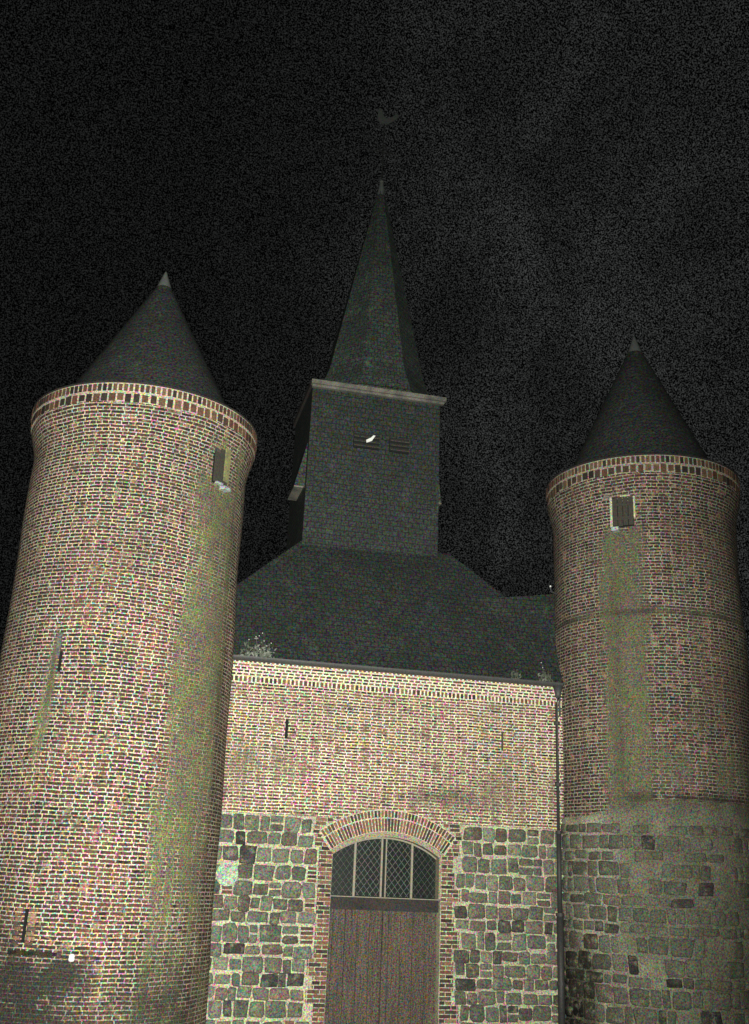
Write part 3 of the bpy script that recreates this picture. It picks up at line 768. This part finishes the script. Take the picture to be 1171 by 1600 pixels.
quad([(-1.72, 1.66, 6.93), (-1.72, 8, 6.93), (-4.9, 9, 3.86), (-4.9, -.14, 3.86)], [(1.6, 3.6), (8, 3.6), (9, 0), (0, 0)])
quad([(-1.72, 1.66, 6.93), (1.60, 1.66, 6.97), (1.6, 8, 6.97), (-1.72, 8, 6.93)], [(-1.7, 0), (1.6, 0), (1.6, 6), (-1.7, 6)])
roof = obj('roof', V, F, M['slate'], church, uv=UV)
V, F, UV = [], [], []
quad([(2.0, .95, 5.78), (3.0, .2, 4.45), (3.95, .1, 4.4), (3.95, .72, 6.05)], [(0, 1.5), (1, 0), (2, 0), (2, 1.8)])
quad([(2.0, .95, 5.78), (3.95, .72, 6.05), (3.95, 2.5, 4.8), (2.5, 2.5, 4.8)], [(0, 1.5), (2, 1.8), (2, 0), (0, 0)])
obj('link_roof', V, F, M['slate'], roof, uv=UV)
b = MB(); n = 8
for side in (0,):
    prof = [(-.14 + .085 * math.cos(math.pi + math.pi * i / n), .0 + .075 * math.sin(math.pi + math.pi * i / n)) for i in range(n + 1)]
    vs = [(x, y - .0, EYE + 3.90 + z) for x in (-3.3, 3.48) for y, z in prof]
    b.add(vs, [(i, i + 1, n + 2 + i, n + 1 + i) for i in range(n)])
b.build('gutter', M['zinc'], church, smooth=True)

# downpipe in the right hand corner
dp_ = thing('downpipe', 'dark iron rainwater pipe in the corner between church front and right tower', 'drainpipe', (3.39, -.1, 0))
b = MB(); b.tube([(3.39, -.16, EYE + 3.82), (3.39, -.16, EYE + 3.62), (3.39, -.075, EYE + 3.45), (3.39, -.075, EYE + 1.02)], .030, 12); b.build('pipe', M['dark_iron'], dp_, smooth=True)
b = MB(); b.tube([(3.39, -.16, EYE + 3.60), (3.39, -.16, EYE + 3.66), (3.39, -.16, EYE + 3.84)], [.05, .06, .10], 14); b.tube([(3.475, -.03, EYE + 3.80), (3.475, -.03, EYE + 3.25)], .022, 8); b.build('hopper', M['zinc'], dp_, smooth=True)
b = MB(); b.tube([(3.39, -.08, EYE + 1.02), (3.39, -.08, EYE - .5)], .048, 12); b.tube([(3.39, -.085, EYE - .5), (3.39, -.085, EYE - 3.0)], .066, 12); b.build('lower_pipe', M['dark_iron'], dp_, smooth=True)
for z in (3.1, 1.9, 1.0, -.5, -1.7):
    b = MB(); b.tube([(3.39, -.08, EYE + z - .03), (3.39, -.08, EYE + z + .03)], .062 if z > .9 else .08, 12)
    b.build('collar', M['dark_iron'], dp_)

# ------------------------------------------------------------------ bell tower with spire
bt = thing('bell_tower', 'slate clad square bell tower with pointed spire rising behind the church front', 'bell tower', (-.0, 3.0, 0))
H = 1.36; HX = 1.555; CX, CY = -.07, 2.9; HYF, HYB = -1.33, 1.1
V, F, UV = [], [], []
zt, zb = 10.60, 5.4
XA, XB = -1.70, 1.38
for (xa, ya), (xb, yb), k in (((XA, HYF), (XB, HYF), 0), ((XB, HYF), (XB, HYB), 3), ((XB, HYB), (XA, HYB), 6), ((XA, HYB), (XA, HYF), 9)):
    quad([(CX + xa, CY + ya, zb), (CX + xb, CY + yb, zb), (CX + xb * .985, CY + yb * .985, zt), (CX + xa * .985, CY + ya * .985, zt)], [(k, zb), (k + 2.7, zb), (k + 2.7, zt), (k, zt)])
obj('walls', V, F, M['slate'], bt, uv=UV)
b = MB(); o_ = H + .10
b.box(CX + XA - .02, CX + XB + .09, CY + HYF - .12, CY + HYF + .02, EYE + 10.60, EYE + 10.70); b.box(CX + XA, CX + XB + .05, CY + HYF - .07, CY + HYF + .02, EYE + 10.54, EYE + 10.598)
co_ = b.build('cornice', M['cornice'], bt)
b = MB(); b.box(CX + XA - .03, CX + XB + .05, CY + HYF + .021, CY + HYB + .05, EYE + 10.60, EYE + 10.73); b.build('eaves_board', M['dark_wood'], co_)
# spire: octagon from just inside the cornice
V, F, UV = [], [], []
tip = 17.35; ap = 1.28; rings = 26
for i in range(8):
    a0 = math.pi / 8 + i * math.pi / 4; a1 = a0 + math.pi / 4
    for j in range(rings):
        t0, t1 = j / rings, (j + 1) / rings
        def rr(t): return (ap / math.cos(math.pi / 8)) * (1 - t) * (1 + .10 * (1 - sm(0, .12, t))) + .035
        z0, z1 = 10.765 + (tip - 10.765) * t0, 10.765 + (tip - 10.765) * t1
        quad([(CX + rr(t0) * math.cos(a0), CY + rr(t0) * math.sin(a0), z0), (CX + rr(t0) * math.cos(a1), CY + rr(t0) * math.sin(a1), z0),
              (CX + rr(t1) * math.cos(a1), CY + rr(t1) * math.sin(a1), z1), (CX + rr(t1) * math.cos(a0), CY + rr(t1) * math.sin(a0), z1)],
             [(-rr(t0) * .38 + i * 3, z0), (rr(t0) * .38 + i * 3, z0), (rr(t1) * .38 + i * 3, z1), (-rr(t1) * .38 + i * 3, z1)])
sp = obj('spire', V, F, M['slate_spire'], bt, uv=UV)
b = MB(); b.lathe([(.115, EYE + tip - .40), (.045, EYE + tip + .02), (.055, EYE + tip + .06), (.02, EYE + tip + .12)], (CX, CY), 12); b.build('lead_cap', M['lead'], sp)
b = MB(); b.tube([(CX, CY, EYE + tip), (CX, CY, EYE + 19.38)], .016, 6)
b.tube([(CX - .36, CY, EYE + 18.35), (CX + .36, CY, EYE + 18.35)], .012, 6)
b.tube([(CX - .2, CY, EYE + 18.35), (CX, CY, EYE + 18.6), (CX + .2, CY, EYE + 18.35), (CX, CY, EYE + 18.1), (CX - .2, CY, EYE + 18.35)], .01, 6)
cr = b.build('cross', M['iron'], sp)
# weathercock
ck = [(-.18, 0), (-.08, -.08), (.08, -.09), (.16, -.02), (.30, .10), (.42, .28), (.33, .32), (.22, .2), (.10, .10), (.0, .12), (-.06, .22), (-.08, .34), (-.15, .40), (-.19, .33), (-.25, .30), (-.18, .26), (-.19, .12)]
vs = [(CX + x, CY - .015, EYE + 19.35 + z) for x, z in ck] + [(CX + x, CY + .015, EYE + 19.35 + z) for x, z in ck]; n = len(ck)
obj('weathercock', vs, [tuple(range(n)), tuple(range(2 * n - 1, n - 1, -1))] + [(i, n + i, n + (i + 1) % n, (i + 1) % n) for i in range(n)], M['lead'], sp)
# sound louvres: one hood on each visible side, two small openings on the front
def hood(side):
    p = [(-.03, 9.3), (.22 if side < 0 else .10, 8.2), (-.03, 8.15)]
    vs = [(CX + (XA if side < 0 else XB) + side * x, CY - .55 + yy, EYE + z) for yy in (-.6, .3) for x, z in p]
    o = obj('louvre_hood', vs, [(0, 1, 2), (3, 5, 4), (0, 3, 4, 1), (1, 4, 5, 2), (0, 2, 5, 3)], M['slate_cone'], bt, uv=[(v[1], v[2]) for v in vs])
    b = MB(); xa, xb = sorted((CX + (XA if side < 0 else XB) + side * .02, CX + (XA if side < 0 else XB) + side * (.225 if side < 0 else .105))); b.box(xa, xb, CY - 1.16, CY - .24, EYE + 8.15, EYE + 8.185); b.build('hood_edge', M['cornice'], o)
hood(-1); hood(1)
yf = CY + HYF + .01
for x0, x1 in ((-.74, -.14), (.10, .56)):
    b = MB(); b.box(x0, x1, yf - .03, yf + .02, EYE + 9.20, EYE + 9.54); o = b.build('louvre_opening', M['interior'], bt)
    b = MB()
    for q in range(3):
        z = EYE + 9.22 + q * .11
        b.add([(x0, yf - .10, z), (x1, yf - .10, z), (x1, yf - .02, z + .08), (x0, yf - .02, z + .08), (x0, yf - .10, z + .012), (x1, yf - .10, z + .012), (x1, yf - .02, z + .092), (x0, yf - .02, z + .092)],
              [(0, 1, 2, 3), (4, 7, 6, 5), (0, 4, 5, 1)])
    b.build('louvre_slats', plain('louvre_wood', (.075, .075, .065), grain=1.2), o)
b = MB(); b.add([(-.46, yf - .13, EYE + 9.30), (-.34, yf - .13, EYE + 9.36), (-.26, yf - .13, EYE + 9.50), (-.31, yf - .13, EYE + 9.50), (-.36, yf - .13, EYE + 9.44), (-.47, yf - .12, EYE + 9.37)], [(0, 1, 2, 3, 4, 5)])
b.tube([(-.36, yf - .12, EYE + 9.4), (-.36, yf, EYE + 9.4)], .012, 6)
b.build('metal_flap', M['white'], bt)

# ------------------------------------------------------------------ small things
d = thing('dust_orb', 'pale dust orb lit by the flash, built as a disc at the fieldstone wall between left tower and door', 'dust orb', (-2.97, -.04, EYE - .02))
b = MB(); n = 40; c = (-2.97, -.02)  # dust orb in the flash, added here as a solid mounted disc
for r_, y0, y1, nm, mm in ((.185, -.085, -.055, 'orb_face', 'disc'), (.20, -.062, -.03, 'orb_edge', 'disc')):
    b = MB(); vs = [(-2.97 + r_ * math.cos(2 * math.pi * k / n), y, EYE - .03 + r_ * math.sin(2 * math.pi * k / n)) for y in (y0, y1) for k in range(n)]
    b.add(vs, [tuple(range(n))[::-1], tuple(range(n, 2 * n))] + [(k, (k + 1) % n, n + (k + 1) % n, n + k) for k in range(n)]); b.build(nm, M[mm], d)
b = MB(); b.tube([(-2.97, -.05, EYE - .03), (-2.97, .0, EYE - .03)], .03, 8); b.build('bracket', M['dark_iron'], d)

th = R(-4.1); kx, ky = -5.29 + 2.15 * math.sin(th), .2 - 2.15 * math.cos(th)
d = thing('wall_insulator', 'small white porcelain knob on the left tower below its low slit', 'insulator', (kx, ky, EYE - 1.35))
b = MB(); b.lathe([(.0, EYE - 1.385), (.04, EYE - 1.38), (.052, EYE - 1.35), (.042, EYE - 1.32), (.05, EYE - 1.30), (.03, EYE - 1.275), (.0, EYE - 1.27)], (kx, ky - .07), 14); b.build('knob', M['white'], d, smooth=True)
b = MB(); b.tube([(kx, ky - .07, EYE - 1.33), (kx, ky + .03, EYE - 1.33)], .012, 6); b.build('pin', M['dark_iron'], d)

d = thing('wall_bracket', 'tiny metal bracket sticking out high on the left side of the right tower', 'bracket', (3.62, .3, EYE + 5.95))
b = MB(); b.tube([(3.66, .35, EYE + 5.9), (3.45, .25, EYE + 5.92), (3.43, .25, EYE + 6.02)], .018, 6); b.build('arm', M['zinc'], d)
b = MB(); b.lathe([(0, EYE + 6.01), (.018, EYE + 6.02), (.018, EYE + 6.05), (0, EYE + 6.06)], (3.43, .25), 10); b.build('cap', M['white'], d)

def tuft(x0, x1, z0, z1, label, nl, nfl, fl):
    d = thing('gutter_weed', label, 'weed', ((x0 + x1) / 2, -.15, EYE + 3.88), 'weeds growing in the roof gutter')
    b = MB(); s = MB()
    for i in range(nl):
        bx = rnd.uniform(x0, x1); tx = bx + rnd.uniform(-.08, .08); z = rnd.uniform(z0, z1) - abs(bx - (x0 + x1) / 2) * .4; y = -.15 + rnd.uniform(-.06, .06)
        if i % 5 == 0: s.tube([(bx, -.14, EYE + 3.88), ((bx + tx) / 2, y, EYE + (3.88 + z) / 2), (tx, y, EYE + z)], .003, 4)
        a = rnd.uniform(0, 6.28); l = rnd.uniform(.025, .05); q = Vector((math.cos(a), rnd.uniform(-.4, .4), math.sin(a))) * l; p = Vector((tx, y, EYE + rnd.uniform(3.9, z)))
        sd = Vector((-q.z, rnd.uniform(-.01, .01), q.x)) * .4
        b.add([tuple(p - q), tuple(p + sd), tuple(p + q), tuple(p - sd)], [(0, 1, 2, 3)])
    s.build('stems', M['leaf'], d); b.build('leaves', M['leaf'], d)
    if fl:
        for x, z in fl:
            b = MB(); b.lathe([(0, EYE + z - .012), (.011, EYE + z), (0, EYE + z + .012)], (x, -.2), 8); b.build('dew_glint', M['glint_white'], d)  # white beads stand in for glints on dew and glossy leaves
tuft(-3.05, -2.45, 4.05, 4.30, 'speckled weed clump in the gutter beside the left tower', 110, 0,
     [(-2.93, 4.22), (-2.80, 4.29), (-2.74, 4.31), (-2.68, 4.37), (-2.64, 4.22), (-2.50, 4.19), (-2.71, 4.05), (-2.58, 4.13)])
tuft(3.02, 3.22, 4.0, 4.22, 'small weed in the gutter close to the right tower', 40, 0, [(3.05, 4.18), (3.02, 4.28)])
tuft(2.40, 2.52, 3.98, 4.12, 'faint little weed in the gutter a little left of the downpipe', 22, 0, [])
